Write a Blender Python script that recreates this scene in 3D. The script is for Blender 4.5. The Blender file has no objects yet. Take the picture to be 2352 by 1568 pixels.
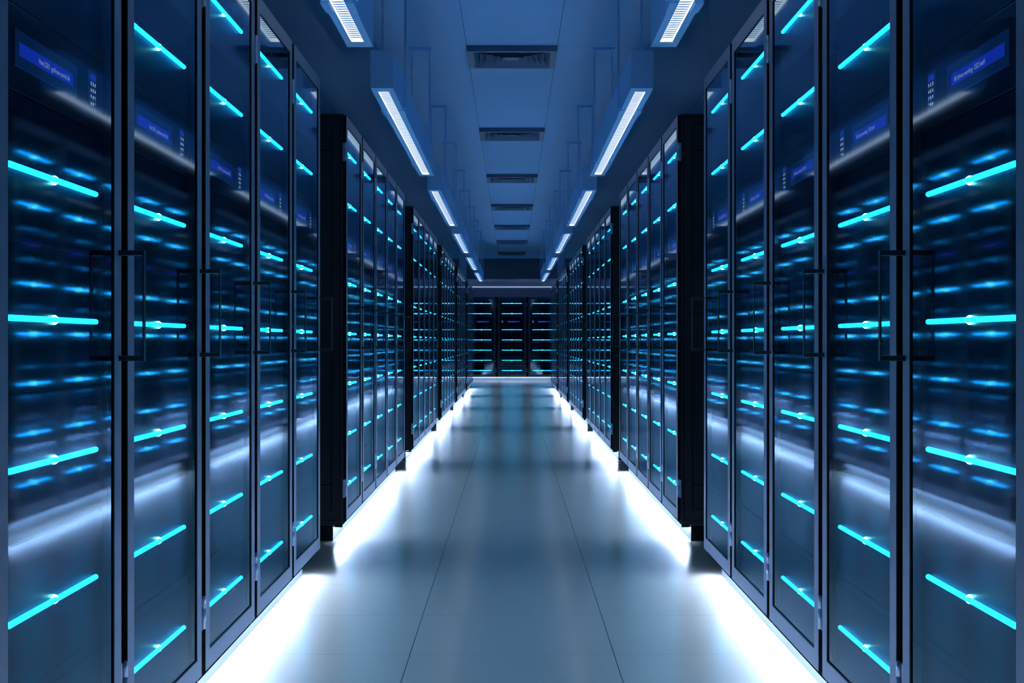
import bpy, math, random
from mathutils import Matrix, Vector

random.seed(3)
S = bpy.context.scene
COL = S.collection

# ---------------------------------------------------------------- camera
CAM_Z = 1.0196
cam = bpy.data.cameras.new('camera')
cam.lens = 50.0
cam.sensor_width = 36.0
cam.clip_start = 0.05
cam.clip_end = 200
co = bpy.data.objects.new('camera', cam)
co.location = (0, 0, CAM_Z)
co.rotation_euler = (math.pi / 2, 0, 0)
COL.objects.link(co)
S.camera = co

# ---------------------------------------------------------------- world, exposure
w = bpy.data.worlds.new('world')
S.world = w
w.use_nodes = True
w.node_tree.nodes['Background'].inputs[0].default_value = (0.02, 0.05, 0.12, 1)
w.node_tree.nodes['Background'].inputs[1].default_value = 0.0
S.view_settings.view_transform = 'Standard'
S.view_settings.look = 'None'
S.view_settings.gamma = 1
S.view_settings.use_curve_mapping = False
S.view_settings.exposure = 0.0
cy = S.cycles
cy.max_bounces = 10
cy.diffuse_bounces = 4
cy.glossy_bounces = 7
cy.transmission_bounces = 4
cy.transparent_max_bounces = 16
cy.caustics_reflective = True
cy.use_denoising = True
cy.sample_clamp_indirect = 20.0

# light levels of the room's own fixtures
STRIP_COL = (0.55, 0.745, 1.15)
STRIP_POWER = 145.0
LAMP_COL = (1.0, 0.98, 0.95)
LAMP_POWER = 1.35
BAR_COL = (0.006, 0.50, 1.0)
BAR_POWER = 10.5


# ---------------------------------------------------------------- materials
def mat(name, base=(0.5, 0.5, 0.5), rough=0.5, metal=0.0, emit=None, power=1.0, noise=0.0, spec=0.5, bump=0.0, nscale=300.0):
    m = bpy.data.materials.new(name)
    m.use_nodes = True
    nt = m.node_tree
    b = nt.nodes['Principled BSDF']
    b.inputs['Base Color'].default_value = (*base, 1)
    b.inputs['Roughness'].default_value = rough
    b.inputs['Metallic'].default_value = metal
    b.inputs['Specular IOR Level'].default_value = spec
    if emit:
        b.inputs['Emission Color'].default_value = (*emit, 1)
        b.inputs['Emission Strength'].default_value = power
    if noise or bump:
        tc = nt.nodes.new('ShaderNodeTexCoord')
        n = nt.nodes.new('ShaderNodeTexNoise')
        n.inputs['Scale'].default_value = nscale
        n.inputs['Detail'].default_value = 3
        nt.links.new(tc.outputs['Object'], n.inputs['Vector'])
        if noise:
            mx = nt.nodes.new('ShaderNodeMix')
            mx.data_type = 'RGBA'
            mx.inputs[6].default_value = (*[c * (1 - noise) for c in base], 1)
            mx.inputs[7].default_value = (*[min(1, c * (1 + noise)) for c in base], 1)
            nt.links.new(n.outputs['Fac'], mx.inputs[0])
            nt.links.new(mx.outputs[2], b.inputs['Base Color'])
        if bump:
            bp = nt.nodes.new('ShaderNodeBump')
            bp.inputs['Strength'].default_value = bump
            bp.inputs['Distance'].default_value = 0.001
            nt.links.new(n.outputs['Fac'], bp.inputs['Height'])
            nt.links.new(bp.outputs['Normal'], b.inputs['Normal'])
    return m


def emission(name, col, power, sampling='AUTO'):
    m = bpy.data.materials.new(name)
    m.use_nodes = True
    nt = m.node_tree
    nt.nodes.clear()
    e = nt.nodes.new('ShaderNodeEmission')
    e.inputs[0].default_value = (*col, 1)
    e.inputs[1].default_value = power
    o = nt.nodes.new('ShaderNodeOutputMaterial')
    nt.links.new(e.outputs[0], o.inputs[0])
    m.cycles.emission_sampling = sampling
    return m


def glass_mat(name, ior, rough, tint):
    m = bpy.data.materials.new(name)
    m.use_nodes = True
    nt = m.node_tree
    nt.nodes.clear()
    o = nt.nodes.new('ShaderNodeOutputMaterial')
    tr = nt.nodes.new('ShaderNodeBsdfTransparent')
    tr.inputs[0].default_value = (*tint, 1)
    gl = nt.nodes.new('ShaderNodeBsdfGlossy')
    gl.inputs['Color'].default_value = (0.60, 0.81, 1.0, 1)
    gl.inputs['Roughness'].default_value = rough
    fr = nt.nodes.new('ShaderNodeFresnel')
    fr.inputs['IOR'].default_value = ior
    ge = nt.nodes.new('ShaderNodeNewGeometry')
    inv = nt.nodes.new('ShaderNodeMath')
    inv.operation = 'SUBTRACT'
    inv.inputs[0].default_value = 1.0
    mu = nt.nodes.new('ShaderNodeMath')
    mu.operation = 'MULTIPLY'
    mx = nt.nodes.new('ShaderNodeMixShader')
    nt.links.new(ge.outputs['Backfacing'], inv.inputs[1])
    nt.links.new(fr.outputs[0], mu.inputs[0])
    nt.links.new(inv.outputs[0], mu.inputs[1])
    cap = nt.nodes.new('ShaderNodeMath')
    cap.operation = 'MINIMUM'
    cap.inputs[1].default_value = 0.58
    nt.links.new(mu.outputs[0], cap.inputs[0])
    nt.links.new(cap.outputs[0], mx.inputs[0])
    nt.links.new(tr.outputs[0], mx.inputs[1])
    nt.links.new(gl.outputs[0], mx.inputs[2])
    nt.links.new(mx.outputs[0], o.inputs[0])
    return m


def tile_mat(name, base, line, rough, off, tile=0.6655, width=0.0028, spec=0.5, noise=0.04):
    """square panels with thin joints, object coordinates in metres"""
    m = mat(name, base, rough, spec=spec)
    nt = m.node_tree
    b = nt.nodes['Principled BSDF']
    tc = nt.nodes.new('ShaderNodeTexCoord')
    sx = nt.nodes.new('ShaderNodeSeparateXYZ')
    nt.links.new(tc.outputs['Object'], sx.inputs[0])

    def mth(op, a, c=None):
        n = nt.nodes.new('ShaderNodeMath')
        n.operation = op
        for i, q in enumerate((a, c)):
            if q is None:
                continue
            if isinstance(q, (int, float)):
                n.inputs[i].default_value = q
            else:
                nt.links.new(q, n.inputs[i])
        return n.outputs[0]
    res = []
    for ax, of in ((0, off[0]), (1, off[1])):
        v = mth('SUBTRACT', sx.outputs[ax], of)
        v = mth('DIVIDE', v, tile)
        v = mth('FRACT', v)
        v = mth('SUBTRACT', v, 0.5)
        v = mth('ABSOLUTE', v)
        v = mth('GREATER_THAN', v, 0.5 - (width if ax == 0 else width * 0.4) / tile / 2)
        res.append(v)
    f = mth('MAXIMUM', res[0], res[1])
    n = nt.nodes.new('ShaderNodeTexNoise')
    n.inputs['Scale'].default_value = 1.3
    n.inputs['Detail'].default_value = 4
    nt.links.new(tc.outputs['Object'], n.inputs['Vector'])
    m1 = nt.nodes.new('ShaderNodeMix')
    m1.data_type = 'RGBA'
    m1.inputs[6].default_value = (*[c * (1 - noise) for c in base], 1)
    m1.inputs[7].default_value = (*[c * (1 + noise) for c in base], 1)
    nt.links.new(n.outputs['Fac'], m1.inputs[0])
    m2 = nt.nodes.new('ShaderNodeMix')
    m2.data_type = 'RGBA'
    m2.inputs[7].default_value = (*line, 1)
    nt.links.new(f, m2.inputs[0])
    nt.links.new(m1.outputs[2], m2.inputs[6])
    nt.links.new(m2.outputs[2], b.inputs['Base Color'])
    return m


M = dict(
    floor=tile_mat('floor_tiles', (0.64, 0.59, 0.49), (0.04, 0.05, 0.06), 0.17, (0.3328, 4.636), spec=0.55),
    ceiling=tile_mat('ceiling_tiles', (0.33, 0.56, 0.90), (0.03, 0.09, 0.2), 0.55, (0.3328, 10.39), width=0.004, spec=0.2),
    wall=mat('wall_paint', (0.07, 0.14, 0.26), 0.7, noise=0.05, nscale=4),
    fascia=mat('fascia_paint', (0.42, 0.46, 0.58), 0.7, noise=0.05, nscale=4),
    soffit=mat('soffit_paint', (0.33, 0.55, 0.97), 0.6, noise=0.03, nscale=4),
    pillar=mat('pillar_paint', (0.4, 0.62, 0.95), 0.7, noise=0.03, nscale=4),
    frame=mat('door_frame_metal', (0.16, 0.22, 0.33), 0.5, 0.1, noise=0.05, nscale=500),
    black=mat('black_powder_coat', (0.010, 0.012, 0.015), 0.65, 0.0, bump=0.3, nscale=900, spec=0.0),
    side=mat('black_side_panel', (0.028, 0.033, 0.040), 0.6, bump=0.3, nscale=900, spec=0.1),
    edge=mat('black_door_edge', (0.013, 0.013, 0.012), 0.8, bump=0.6, noise=0.5, nscale=700, spec=0.0),
    seal=mat('black_rubber', (0.002, 0.0025, 0.003), 0.55, spec=0.2),
    server=mat('server_front_metal', (0.002, 0.005, 0.015), 0.4, 0.0, spec=0.045, noise=0.1, nscale=200),
    bezel=mat('display_bezel', (0.05, 0.12, 0.28), 0.4),
    plinth=mat('plinth_metal', (0.16, 0.19, 0.21), 0.5, 0.0, noise=0.03, nscale=300),
    handle=mat('black_handle_metal', (0.012, 0.014, 0.018), 0.42, 0.4, bump=0.2, nscale=900),
    hinge=mat('hinge_steel', (0.45, 0.55, 0.7), 0.45, 1.0, noise=0.04, nscale=400),
    housing=mat('lamp_housing_paint', (0.36, 0.62, 1.0), 0.5, noise=0.02, nscale=100),
    vent=mat('vent_metal', (0.07, 0.13, 0.24), 0.45, 0.2, noise=0.04, nscale=200),
    glass=glass_mat('smoked_door_glass', 2.5, 0.045, (0.80, 0.90, 0.97)),
    strip=emission('strip_light', STRIP_COL, STRIP_POWER),
    strip_soft=emission('far_strip_light', STRIP_COL, STRIP_POWER * 0.3),
    lamp=emission('lamp_diffuser', LAMP_COL, LAMP_POWER),
    bar=emission('cyan_bar_light', BAR_COL, BAR_POWER),
    dome=emission('white_dome_light', (0.2, 1.0, 0.85), 70.0),
    screen=emission('blue_screen', (0.008, 0.035, 0.42), 1.0, 'NONE'),
    text=emission('screen_letters', (0.35, 0.42, 0.55), 1.0, 'NONE'),
    keys=emission('keypad_digits', (0.8, 0.9, 1.0), 1.0, 'NONE'),
    cove=emission('cove_line', (0.34, 0.42, 0.56), 1.0),
)


# ---------------------------------------------------------------- mesh builder
class MB:
    def __init__(s):
        s.v, s.f, s.mi, s.mats, s.sm = [], [], [], [], []

    def _m(s, m):
        m = M[m]
        if m not in s.mats:
            s.mats.append(m)
        return s.mats.index(m)

    def face(s, pts, m, smooth=False):
        b = len(s.v)
        s.v += [tuple(p) for p in pts]
        s.f.append(tuple(range(b, b + len(pts))))
        s.mi.append(s._m(m))
        s.sm.append(smooth)

    def box(s, x0, x1, y0, y1, z0, z1, m, bev=0.0):
        if bev:
            return s.bevbox(x0, x1, y0, y1, z0, z1, m, bev)
        b = len(s.v)
        s.v += [(x, y, z) for x in (x0, x1) for y in (y0, y1) for z in (z0, z1)]
        for q in ((0, 1, 3, 2), (4, 6, 7, 5), (0, 4, 5, 1), (2, 3, 7, 6), (0, 2, 6, 4), (1, 5, 7, 3)):
            s.f.append(tuple(b + i for i in q))
            s.mi.append(s._m(m))
            s.sm.append(False)
        return s

    def bevbox(s, x0, x1, y0, y1, z0, z1, m, r):
        import bmesh
        bm = bmesh.new()
        bmesh.ops.create_cube(bm, size=1)
        for v in bm.verts:
            v.co = Vector(((x0 + x1) / 2 + v.co.x * (x1 - x0), (y0 + y1) / 2 + v.co.y * (y1 - y0), (z0 + z1) / 2 + v.co.z * (z1 - z0)))
        bmesh.ops.bevel(bm, geom=list(bm.edges), offset=r, segments=2, profile=0.5, affect='EDGES')
        b = len(s.v)
        bm.verts.index_update()
        s.v += [tuple(v.co) for v in bm.verts]
        for f in bm.faces:
            s.f.append(tuple(b + v.index for v in f.verts))
            s.mi.append(s._m(m))
            s.sm.append(False)
        bm.free()
        return s

    def cyl(s, c, r, h, axis, m, seg=16, r2=None, smooth=True):
        """closed cylinder or cone frustum from c along axis (0,1,2) by h"""
        r2 = r if r2 is None else r2
        b = len(s.v)
        ax = [(1, 2, 0), (2, 0, 1), (0, 1, 2)][axis]
        for k, rr in ((0, r), (h, r2)):
            for i in range(seg):
                a = 2 * math.pi * i / seg
                p = [0, 0, 0]
                p[ax[0]] = rr * math.cos(a)
                p[ax[1]] = rr * math.sin(a)
                p[ax[2]] = k
                s.v.append((c[0] + p[0], c[1] + p[1], c[2] + p[2]))
        fl = h < 0
        for i in range(seg):
            j = (i + 1) % seg
            q = (b + i, b + j, b + seg + j, b + seg + i)
            s.f.append(q[::-1] if fl else q)
            s.mi.append(s._m(m))
            s.sm.append(smooth)
        c0 = tuple(b + i for i in range(seg))
        c1 = tuple(b + seg + i for i in range(seg))
        s.f += [c0 if fl else c0[::-1], c1[::-1] if fl else c1]
        s.mi += [s._m(m)] * 2
        s.sm += [False] * 2
        return s

    def revolve(s, prof, y, z, m, seg):
        """closed surface turned about the x axis through (y, z); prof = [(x, radius)], ends at radius 0"""
        b = len(s.v)
        s.v.append((prof[0][0], y, z))
        for x, rr in prof[1:-1]:
            for i in range(seg):
                a = 2 * math.pi * i / seg
                s.v.append((x, y + rr * math.cos(a), z + rr * math.sin(a)))
        s.v.append((prof[-1][0], y, z))
        n = len(prof) - 2
        last = b + 1 + n * seg
        for i in range(seg):
            j = (i + 1) % seg
            s.f.append((b, b + 1 + j, b + 1 + i))
            for k in range(n - 1):
                p, q = b + 1 + k * seg, b + 1 + (k + 1) * seg
                s.f.append((p + i, p + j, q + j, q + i))
            p = b + 1 + (n - 1) * seg
            s.f.append((p + i, p + j, last))
        c = seg * (n + 1)
        s.mi += [s._m(m)] * c
        s.sm += [True] * c
        return s

    def capsule(s, L, r, y, z, m, seg=10):
        h = [(math.cos(a), math.sin(a)) for a in (0, math.pi / 6, math.pi / 3, math.pi / 2)]
        prof = [(-L + r - r * c, r * q) for c, q in h] + [(L - r + r * c, r * q) for c, q in reversed(h)]
        return s.revolve(prof, y, z, m, seg)

    def ball(s, c, r, m, seg=12, rings=6):
        prof = [(c[0] - r * math.cos(math.pi * k / rings), r * math.sin(math.pi * k / rings)) for k in range(rings + 1)]
        return s.revolve(prof, c[1], c[2], m, seg)

    def data(s, name, mirror=False):
        me = bpy.data.meshes.new(name)
        v = [(-p[0], p[1], p[2]) for p in s.v] if mirror else s.v
        f = [q[::-1] for q in s.f] if mirror else s.f
        me.from_pydata(v, [], f)
        for m in s.mats:
            me.materials.append(m)
        me.polygons.foreach_set('material_index', s.mi)
        me.polygons.foreach_set('use_smooth', s.sm)
        me.update()
        return me


def link(name, data, parent=None, loc=(0, 0, 0)):
    o = bpy.data.objects.new(name, data)
    o.location = loc
    if parent:
        o.parent = parent
    COL.objects.link(o)
    return o


def tag(o, label=None, cat=None, group=None, kind=None):
    if label:
        o['label'] = label
    if cat:
        o['category'] = cat
    if group:
        o['group'] = group
    if kind:
        o['kind'] = kind
    return o


# ---------------------------------------------------------------- room shell
CEIL = CAM_Z + 2.1625          # 3.182
HALF = 3.0
Y0, YF, YB = -2.6, 37.66, 42.97
LOW = CAM_Z + 1.673            # underside of the dropped ceiling at the far end

def struct(name, mb, label=None):
    o = link(name, mb.data(name))
    tag(o, kind='structure', label=label)
    return o

struct('floor', MB().box(-HALF, HALF, Y0, YB, -0.1, 0, 'floor'), 'glossy grey tiled floor with thin dark joints')
struct('ceiling', MB().box(-HALF, HALF, Y0, YF, CEIL, CEIL + 0.1, 'ceiling'), 'blue panelled ceiling with thin joints')
struct('wall_left', MB().box(-HALF - 0.1, -HALF, Y0, YB, 0, CEIL, 'wall'))
struct('wall_right', MB().box(HALF, HALF + 0.1, Y0, YB, 0, CEIL, 'wall'))
struct('wall_back', MB().box(-HALF, HALF, YB, YB + 0.1, 0, CEIL, 'wall'), 'dark blue wall beyond the farthest cabinets')
struct('wall_front', MB().box(-HALF, HALF, Y0 - 0.1, Y0, 0, CEIL, 'wall'))
struct('trim_1', MB().box(-HALF, HALF, YF, YF + 0.12, LOW, CEIL, 'fascia'), 'dark fascia where the ceiling drops at the far end')
struct('trim_2', MB().box(-HALF, HALF, YF + 0.12, YB, LOW, LOW + 0.1, 'soffit'), 'blue underside of the dropped ceiling at the far end')
for n, s in ((3, -1), (4, 1)):
    x0, x1 = sorted((s * 1.0606, s * 1.223))
    struct('trim_%d' % n, MB().box(x0, x1, 33.0, 33.16, 0, CEIL, 'pillar'),
           'slim blue pillar beyond the %s cabinet row' % ('left' if s < 0 else 'right'))
cv = link('cove_light_line', MB().box(-HALF, HALF, YB - 0.02, YB - 0.001, LOW - 0.045, LOW - 0.012, 'cove').data('cove_light_line'))
tag(cv, 'thin pale light line along the top of the far wall', 'light strip')

# ---------------------------------------------------------------- server cabinet (front at y = 0, x to the viewer's right)
HW = 0.396          # body half width
DHW = 0.3735        # door half width
DB, DT = CAM_Z - 0.9146, CAM_Z + 1.160
BB, BT = CAM_Z - 0.9369, CAM_Z + 1.1634
FR = 0.052
FRZ = 0.052
DEPTH = 1.0
BF = 0.0162         # body front plane behind the door front


def text_mesh(txt, height, width, thick, material, mirror_fix=False):
    """letters as a list of triangles in (x, z), centred left at 0, baseline 0, scaled to width and cap height"""
    cu = bpy.data.curves.new('letters', 'FONT')
    cu.body = txt
    cu.size = 1.0
    cu.resolution_u = 2
    cu.offset = thick
    o = bpy.data.objects.new('letters', cu)
    COL.objects.link(o)
    dg = bpy.context.evaluated_depsgraph_get()
    dg.update()
    me = bpy.data.meshes.new_from_object(o.evaluated_get(dg))
    xs = [v.co.x for v in me.vertices]
    zs = [v.co.y for v in me.vertices]
    cap = 0.70
    x0, x1 = min(xs), max(xs)
    kx = width / (x1 - x0)
    kz = height / cap
    vs = [((v.co.x - x0) * kx, v.co.y * kz) for v in me.vertices]
    fs = [tuple(p.vertices) for p in me.polygons]
    bpy.data.objects.remove(o)
    bpy.data.curves.remove(cu)
    bpy.data.meshes.remove(me)
    return vs, fs


TXT_LINE = text_mesh('All drives working. 1502 kwH', 0.0105, 0.183, 0.004, 'text')
DIGITS = {c: text_mesh(c, 0.0072, 0.0062 if c != '1' else 0.003, 0.02, 'keys') for c in '1234567890*#'}


def add_text(mb, t, x, y, z, m):
    vs, fs = t
    b = len(mb.v)
    mb.v += [(x + p[0], y, z + p[1]) for p in vs]
    for f in fs:
        a, c, d = (Vector((*vs[i], 0)) for i in f[:3])
        n = (c - a).cross(d - a).z
        q = tuple(b + i for i in f)
        mb.f.append(q if n > 0 else q[::-1])   # faces -y
        mb.mi.append(mb._m(m))
        mb.sm.append(False)


BAR_Z = [CAM_Z + q for q in (0.995, 0.728, 0.3076, 0.0411, -0.2254, -0.4919, -0.7584)]
CTRL = (CAM_Z + 0.4409, CAM_Z + 0.5948)
PF = 0.0280         # server front plane


def strip_mb(x0, cap=False):
    """light profile under the cabinet lip: lit front and underside, metal back"""
    m = MB()
    z1, z0 = BB - 0.0003, BB - 0.0118
    m.box(x0, 0.394, 0.0577, 0.0645, z0, z1, 'plinth')
    m.box(x0 + 0.0015, 0.3925, 0.050, 0.0575, z0, z1 - 0.001, 'strip')
    for a in (x0, 0.3925):
        m.box(a, a + 0.0015, 0.018 if cap and a > 0 else 0.049, 0.0576, z0 - 0.001, z1, 'seal')  # longer block-end cap is added to screen the glowing strip from view
    return m


def cabinet_parts():
    P = []   # (name, parent index or None, mesh builder, loc)
    # body: open-fronted box
    b = MB()
    t = 0.02
    b.box(-HW + 0.008, -HW + 0.03, BF, DEPTH, BB, BT, 'black')
    b.box(HW - 0.03, HW - 0.008, BF, DEPTH, BB, BT, 'black')
    b.box(-HW + 0.03, HW - 0.03, BF, DEPTH, BT - t, BT, 'black')
    b.box(-HW + 0.03, HW - 0.03, BF, DEPTH, BB, BB + t, 'black')
    b.box(-HW + 0.03, HW - 0.03, DEPTH - 0.02, DEPTH, BB + t, BT - t, 'black')
    b.box(-HW + 0.03, -0.335, BF + 0.004, 0.06, BB + t, BT - t, 'black')
    b.box(0.335, HW - 0.03, BF + 0.004, 0.06, BB + t, BT - t, 'black')
    b.box(-0.335, 0.335, 0.9, 0.93, BB + t, BT - t, 'black')
    b.box(-0.335, 0.335, BF + 0.006, 0.06, BB + t, CAM_Z - 0.8945, 'black')
    P.append(('body', None, b))
    # relief side panels
    for s in (-1, 1):
        p = MB()
        def bx(y0, y1, z0, z1, d0=0.0, d1=0.008):
            xa, xb = sorted((s * (HW - 0.008 + d0), s * (HW - 0.008 + d1)))
            p.box(xa, xb, y0, y1, z0, z1, 'side')
        e = 0.012
        bx(BF, BF + e, BB, BT)
        bx(DEPTH - e, DEPTH, BB, BT)
        bx(BF + e, DEPTH - e, BT - e, BT)
        bx(BF + e, DEPTH - e, BB, BB + 0.022)
        g = 0.0035
        y0, y1, z0, z1 = BF + e + g, DEPTH - e - g, BB + 0.022 + g, BT - e - g
        ya, yb, za, zb = 0.0715, DEPTH - 0.07, CAM_Z - 0.8615, CAM_Z + 1.1065
        bx(y0, ya, z0, z1)
        bx(yb, y1, z0, z1)
        bx(ya, yb, zb, z1)
        bx(ya, yb, z0, za)
        bx(ya, yb, CAM_Z + 0.147, CAM_Z + 0.1686)
        for q0, q1 in ((za, CAM_Z - 0.735), (CAM_Z - 0.731, CAM_Z + 0.147), (CAM_Z + 0.1686, CAM_Z + 0.977), (CAM_Z + 0.981, zb)):
            bx(ya + 0.003, yb - 0.003, q0 + 0.001, q1 - 0.001, 0, 0.002)
        P.append(('side_panel', None, p))
    # plinth and the light under the cabinet front
    p = MB().box(-0.3995, 0.3995, 0.0658, DEPTH - 0.05, 0, BB, 'plinth')
    for q in (-1, 1):
        xa, xb = sorted((q * 0.3995, q * 0.4))
        p.box(xa, xb, 0.067, DEPTH - 0.05, 0.001, BB - 0.001, 'black')
    P.append(('plinth', None, p))
    P.append(('light_strip', None, strip_mb(-0.4)))
    # servers
    zs = []
    for k, z in enumerate(BAR_Z):
        u = MB()
        h = 0.13325
        u.box(-0.33, 0.33, PF, 0.75, z - h + 0.002, z + h - 0.002, 'server', 0.0015)
        P.append(('server_unit', None, u))
        pi = len(P) - 1
        # light bar with round ends
        lb = MB()
        lb.capsule(0.263, 0.0056, PF - 0.0060, z, 'bar')
        P.append(('light_bar', pi, lb))
        dm = MB().ball((0, PF - 0.0015, z), 0.0093, 'dome', 10, 6)
        P.append(('indicator_lamp', pi, dm))
    # control unit with the display and keypad
    z0, z1 = CTRL
    u = MB().box(-0.33, 0.33, PF - 0.001, 0.75, z0 + 0.002, z1 - 0.002, 'server', 0.0015)
    P.append(('control_unit', None, u))
    pi = len(P) - 1
    c = MB()
    F = PF - 0.001
    za, zb = CAM_Z + 0.4866, CAM_Z + 0.5512
    sa, sb = CAM_Z + 0.506, CAM_Z + 0.5315
    xa, xb, ua, ub = -0.136, 0.220, -0.118, 0.197
    c.box(xa, ua, F - 0.003, F, za, zb, 'bezel')
    c.box(ub, xb, F - 0.003, F, za, zb, 'bezel')
    c.box(ua, ub, F - 0.003, F, za, sa, 'bezel')
    c.box(ua, ub, F - 0.003, F, sb, zb, 'bezel')
    P.append(('display_bezel', pi, c))
    P.append(('display_screen', pi, MB().box(ua, ub, F - 0.0008, F, sa, sb, 'screen')))
    tx = MB()
    add_text(tx, TXT_LINE, -0.096, F - 0.0013, CAM_Z + 0.5135, 'text')
    P.append(('display_text', pi, tx))
    kp = MB().box(-0.274, -0.223, F - 0.0015, F, CAM_Z + 0.4814, CAM_Z + 0.5633, 'bezel')
    kp.box(-0.268, -0.232, F - 0.0022, F - 0.0015, CAM_Z + 0.5443, CAM_Z + 0.556, 'screen')
    P.append(('keypad', pi, kp))
    kd = MB()
    for r_, row in enumerate(('123', '456', '789', '*0#')):
        for c_, ch in enumerate(row):
            add_text(kd, DIGITS[ch], -0.268 + c_ * 0.0138 + (0.0015 if ch == '1' else 0), F - 0.0019, CAM_Z + 0.5325 - r_ * 0.0137, 'keys')
    P.append(('keypad_digits', pi, kd))
    # door
    d = MB()
    bv = 0.0012
    T = BF - 0.0006
    SK = 0.0016     # painted front skin on a black door body
    xo, xn = DHW, DHW - FR
    d.box(-xo, -xn, SK, T, DB, DT, 'edge')
    d.box(xn, xo, SK, T, DB, DT, 'edge')
    d.box(-xn, xn, SK, T, DT - FRZ, DT, 'edge')
    d.box(-xn, xn, SK, T, DB, DB + FRZ, 'edge')
    # skin ring with a small chamfer on its outer and inner edges
    c = 0.0008
    zo0, zo1, zn0, zn1 = DB, DT, DB + FRZ, DT - FRZ
    def ring(hx, z0, z1, y):
        return [(-hx, y, z0), (hx, y, z0), (hx, y, z1), (-hx, y, z1)]
    R = [ring(xo, zo0, zo1, SK), ring(xo, zo0, zo1, c), ring(xo - c, zo0 + c, zo1 - c, 0.0),
         ring(xn + c, zn0 - c, zn1 + c, 0.0), ring(xn, zn0, zn1, c), ring(xn, zn0, zn1, SK)]
    for p, q in zip(R, R[1:]):
        for i in range(4):
            j = (i + 1) % 4
            d.face([p[i], p[j], q[j], q[i]], 'frame')
    P.append(('door', None, d))
    di = len(P) - 1
    xi, zi0, zi1 = DHW - FR, DB + FRZ, DT - FRZ
    sl = MB()
    w_ = 0.003
    for a, b_ in ((-xi, -xi + w_), (xi - w_, xi)):
        sl.box(a, b_, 0.0010, 0.0038, zi0, zi1, 'seal')
    sl.box(-xi + w_, xi - w_, 0.0010, 0.0038, zi0, zi0 + w_, 'seal')
    sl.box(-xi + w_, xi - w_, 0.0010, 0.0038, zi1 - w_, zi1, 'seal')
    P.append(('door_seal', di, sl))
    P.append(('door_glass', di, MB().box(-xi + 0.0005, xi - 0.0005, 0.0040, 0.0078, zi0 + 0.0005, zi1 - 0.0005, 'glass')))
    # handle
    hx = -(DHW - 0.016)
    hh = MB()
    ht, hb = CAM_Z + 0.197, CAM_Z - 0.042
    hx0, hx1 = hx - 0.0085, hx + 0.0085
    hh.box(hx0, hx1, -0.055, -0.0515, hb, ht, 'handle', 0.0007)
    hh.box(hx0, hx1, -0.052, 0.0002, ht - 0.0115, ht, 'handle', 0.0012)
    hh.box(hx0, hx1, -0.052, 0.0002, hb, hb + 0.0115, 'handle', 0.0012)
    P.append(('door_handle', di, hh))
    for z in (CAM_Z + 0.927, CAM_Z - 0.795):
        hg = MB()
        hgx = DHW + 0.0075
        hg.box(DHW - 0.001, HW + 0.002, 0.008, BF, z - 0.004, z + 0.088, 'hinge')
        hg.cyl((hgx, 0.0035, z), 0.0055, 0.054, 2, 'hinge', 14)
        hg.cyl((hgx, 0.0035, z + 0.0545), 0.0046, 0.002, 2, 'hinge', 14)
        hg.cyl((hgx, 0.0035, z + 0.057), 0.0055, 0.035, 2, 'hinge', 14)
        P.append(('hinge', di, hg))
    return P


PARTS = cabinet_parts()
DATA = {False: [], True: []}
for mir in (False, True):
    for nm, par, mb in PARTS:
        DATA[mir].append(mb.data(nm + ('_mirrored' if mir else ''), mir))
SHORT = {}
for mir in (False, True):
    # the last cabinet of a block: plinth and light stop 12 cm before its end.  Far end is -x for the right row
    SHORT[mir] = dict(
        plinth=MB().box(-0.283, 0.3995, 0.0658, DEPTH - 0.05, 0, BB, 'plinth').box(0.3995, 0.4, 0.067, DEPTH - 0.05, 0.001, BB - 0.001, 'black').data('plinth_short', mir),
        light_strip=strip_mb(-0.283).data('light_strip_short', mir))


REAR_FILL = MB().box(-0.4, 0.4, DEPTH - 0.045, DEPTH - 0.035, BB - 0.030, BB - 0.0005, 'strip').data('rear_fill_strip')
FLAT_STRIP = MB().box(-0.4, 0.4, 0.018, 0.026, BB - 0.0018, BB - 0.0003, 'strip_soft').data('light_strip_flat')


CAPPED = {mir: strip_mb(-0.4, True).data('light_strip_capped', mir) for mir in (False, True)}


def cabinet(x, y, rz, mirror, label, group, last=False, flat=False, first=False):
    root = link('server_cabinet', None, None, (x, y, 0))
    root.rotation_euler = (0, 0, rz)
    root.empty_display_size = 0.2
    tag(root, label, 'server cabinet', group)
    obs = []
    for k, (nm, par, mb) in enumerate(PARTS):
        me = DATA[mirror][k]
        if last and nm in SHORT[mirror]:
            me = SHORT[mirror][nm]
        if first and nm == 'light_strip':
            me = CAPPED[mirror]
        if flat and nm == 'light_strip':
            me = FLAT_STRIP
        obs.append(link(nm, me, root if par is None else obs[par]))
    if flat:   # unseen fill light added behind the far row to brighten soffit and wall
        link('rear_fill_strip', REAR_FILL, root)
    return root


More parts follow.
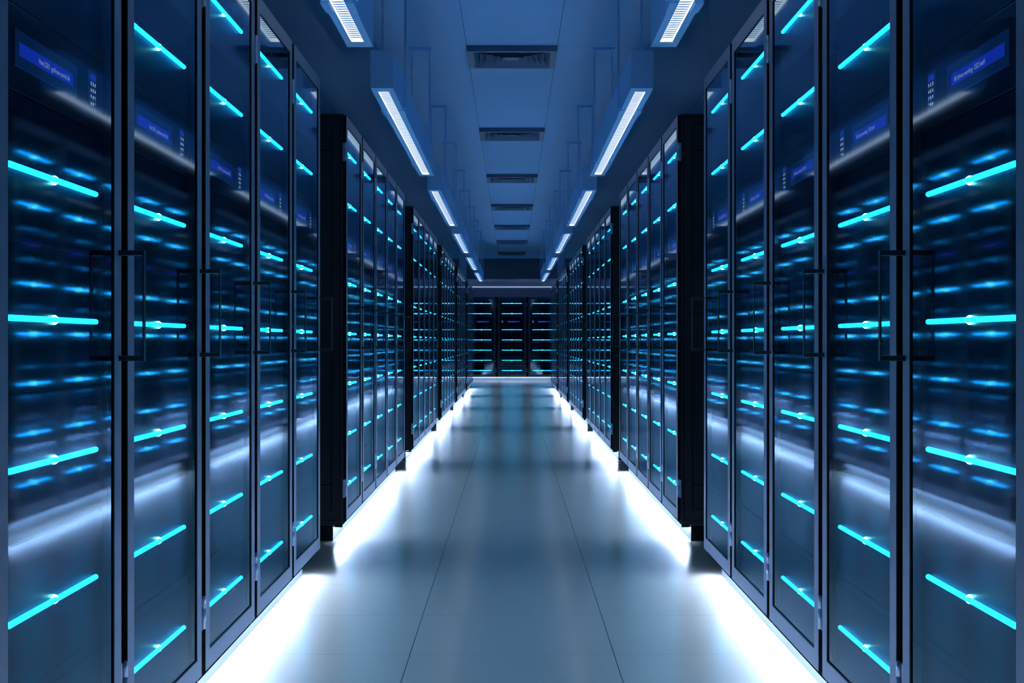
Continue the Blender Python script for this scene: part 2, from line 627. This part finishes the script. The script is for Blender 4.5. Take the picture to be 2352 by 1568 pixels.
ORD = ['first', 'second', 'third', 'fourth', 'fifth', 'sixth']
XA = 0.8488
CY0, BLOCK, PITCH = 2.7175, 4.95, 0.8
for side in (1, -1):
    sn = 'right' if side > 0 else 'left'
    for g in range(6):
        for k in range(5):
            y = CY0 + BLOCK * g + PITCH * k
            if g == 0:
                blk = 'nearest block'
            elif g == 5:
                blk = 'farthest block'
            else:
                blk = ORD[g] + ' block back'
            cab = 'nearest cabinet' if k == 0 else 'farthest cabinet' if k == 4 else ORD[k] + ' cabinet'
            lab = 'black server cabinet in the %s row, %s of the %s' % (sn, cab, blk)
            cabinet(side * XA, y, -side * math.pi / 2, side < 0, lab,
                    'server cabinets in the %s row' % sn, last=(k == 4), first=(k == 0))
YBK = 37.2
for k in range(-2, 3):
    where = {-2: 'at the left end of', -1: 'just left of the middle of', 0: 'in the middle of', 1: 'just right of the middle of', 2: 'at the right end of'}[k]
    cabinet(k * PITCH - 0.001, YBK, 0, False, 'black server cabinet %s the far row facing down the aisle' % where,
            'server cabinets across the far end', flat=True)


# ---------------------------------------------------------------- hanging lamps
LZ0, LZ1 = CAM_Z + 1.312, CAM_Z + 1.509
LX0, LX1 = 0.6178, 0.7337
SX0, SX1 = 0.6475, 0.7025
LHALF = 1.96


def lamp_parts():
    P = []
    cx = (LX0 + LX1) / 2
    a, b = LX0 - cx, LX1 - cx
    s0, s1 = SX0 - cx, SX1 - cx
    e = 0.108
    h = MB()
    up = 0.03
    h.box(a, s0, -LHALF, LHALF, LZ0, LZ0 + up, 'housing')
    h.box(s1, b, -LHALF, LHALF, LZ0, LZ0 + up, 'housing')
    h.box(s0, s1, -LHALF, -LHALF + e, LZ0, LZ0 + up, 'housing')
    h.box(s0, s1, LHALF - e, LHALF, LZ0, LZ0 + up, 'housing')
    h.box(a, b, -LHALF, LHALF, LZ0 + up, LZ1, 'housing')
    P.append(('housing', None, h))
    d = MB()
    q = 0.0012
    y0, y1 = -LHALF + e, LHALF - e
    zb, zt = LZ0 + 0.0006, LZ0 + 0.022
    d.box(s0 + q, s1 - q, y0, y1, zt, zt + 0.006, 'lamp')
    d.box(s0, s0 + q, y0, y1, zb, zt, 'lamp')
    d.box(s1 - q, s1, y0, y1, zb, zt, 'lamp')
    d.box(s0 + q, s1 - q, y0, y0 + q, zb, zt, 'lamp')
    d.box(s0 + q, s1 - q, y1 - q, y1, zb, zt, 'lamp')
    P.append(('diffuser', None, d))
    l = MB()   # one grille: cross slats held by a thin rail down each side
    y = y0 + 0.02
    while y < y1 - 0.01:
        l.box(s0 + q + 0.002, s1 - q - 0.002, y, y + 0.0155, LZ0 + 0.013, LZ0 + 0.0145, 'housing')
        y += 0.0405
    for xa in (s0 + q, s1 - q - 0.002):
        l.box(xa, xa + 0.002, y0 + q, y1 - q, LZ0 + 0.013, LZ0 + 0.0145, 'housing')
    P.append(('louvre_grille', None, l))
    for s in (-1, 1):
        yc = s * 1.19
        c = MB()
        w2 = 0.0825
        o = 0.007
        c.box(a - o, a - 0.0005, yc - w2, yc + w2, LZ0 - o, LZ0 + 0.022, 'housing')
        c.box(b + 0.0005, b + o, yc - w2, yc + w2, LZ0 - o, LZ0 + 0.022, 'housing')
        c.box(a - 0.0005, s0 - 0.004, yc - w2, yc + w2, LZ0 - o, LZ0 - 0.0005, 'housing')
        c.box(s1 + 0.004, b + 0.0005, yc - w2, yc + w2, LZ0 - o, LZ0 - 0.0005, 'housing')
        P.append(('clamp', None, c))
        for x in (a - 0.0075, b + 0.0075):
            r = MB().box(x - 0.0065, x + 0.0065, yc - 0.0085, yc + 0.0085, LZ0 + 0.0225, CEIL - 0.02, 'housing')
            P.append(('hanger_rod', None, r))
        p = MB().box(a - 0.02, b + 0.02, yc - 0.06, yc + 0.06, CEIL - 0.02, CEIL - 0.0005, 'housing')
        p.cyl((a + 0.012, yc, CEIL - 0.02), 0.005, -0.003, 2, 'vent', 10)
        p.cyl((b - 0.012, yc, CEIL - 0.02), 0.005, -0.003, 2, 'vent', 10)
        P.append(('ceiling_plate', None, p))
    return P


LP = lamp_parts()
LD = [(nm, mb.data(nm)) for nm, _, mb in LP]
for s in (-1, 1):
    sn = 'left' if s < 0 else 'right'
    for k in range(6):
        pos = 'nearest' if k == 0 else 'farthest' if k == 5 else ORD[k]
        root = link('hanging_lamp', None, None, (s * (LX0 + LX1) / 2, 4.381 + 4.948 * k, 0))
        lab = ('%s linear louvred lamp of the %s line, hung from the ceiling' % (pos, sn) if k in (0, 5)
               else '%s linear louvred lamp from the front in the %s line' % (pos, sn))
        tag(root, lab, 'ceiling lamp', 'hanging lamps in the %s line' % sn)
        for nm, me in LD:
            ob = link(nm, me, root)

# ---------------------------------------------------------------- ceiling vents
def vent_parts():
    P = []
    H = 0.332
    zb, zt = CAM_Z + 2.119, CEIL - 0.0005
    r = 0.046
    f = MB()
    f.box(-H, H, -H, -H + r, zb, zt, 'vent')
    f.box(-H, H, H - r, H, zb, zt, 'vent')
    f.box(-H, -H + r, -H + r, H - r, zb, zt, 'vent')
    f.box(H - r, H, -H + r, H - r, zb, zt, 'vent')
    P.append(('vent_frame', f))
    P.append(('vent_back', MB().box(-H + r, H - r, -H + r, H - r, zt - 0.003, zt, 'seal')))
    # nested square louvres, each blade sloping outward and down
    for n, (a, b) in enumerate(((0.283, 0.248), (0.236, 0.201), (0.190, 0.155), (0.144, 0.109), (0.098, 0.063))):
        v = MB()
        t = 0.002
        zl, zh = zb + 0.002, zt - 0.006
        ring = lambda h, z: [(-h, -h, z), (h, -h, z), (h, h, z), (-h, h, z)]
        lo, hi = ring(a, zl), ring(b, zh)
        lo2, hi2 = ring(a - t * 1.6, zl), ring(b - t * 1.6, zh)
        for i in range(4):
            j = (i + 1) % 4
            v.face([lo[i], lo[j], hi[j], hi[i]], 'vent')
            v.face([lo2[j], lo2[i], hi2[i], hi2[j]], 'vent')
            v.face([lo[j], lo[i], lo2[i], lo2[j]], 'vent')
            v.face([hi[i], hi[j], hi2[j], hi2[i]], 'vent')
        P.append(('louvre', v))
    P.append(('centre_plate', MB().box(-0.053, 0.053, -0.053, 0.053, zb + 0.01, zb + 0.012, 'vent')))
    return P


VP = [(n, m.data(n)) for n, m in vent_parts()]
for k in range(7):
    root = link('ceiling_vent', None, None, (0, 10.39 + 0.333 + 3.993 * k, 0))
    pos = 'nearest' if k == 0 else 'farthest' if k == 6 else ORD[k]
    tag(root, '%s square slatted air vent %son the ceiling centre line' % (pos, '' if k in (0, 6) else 'from the front '),
        'air vent', 'ceiling air vents')
    for n, me in VP:
        link(n, me, root)
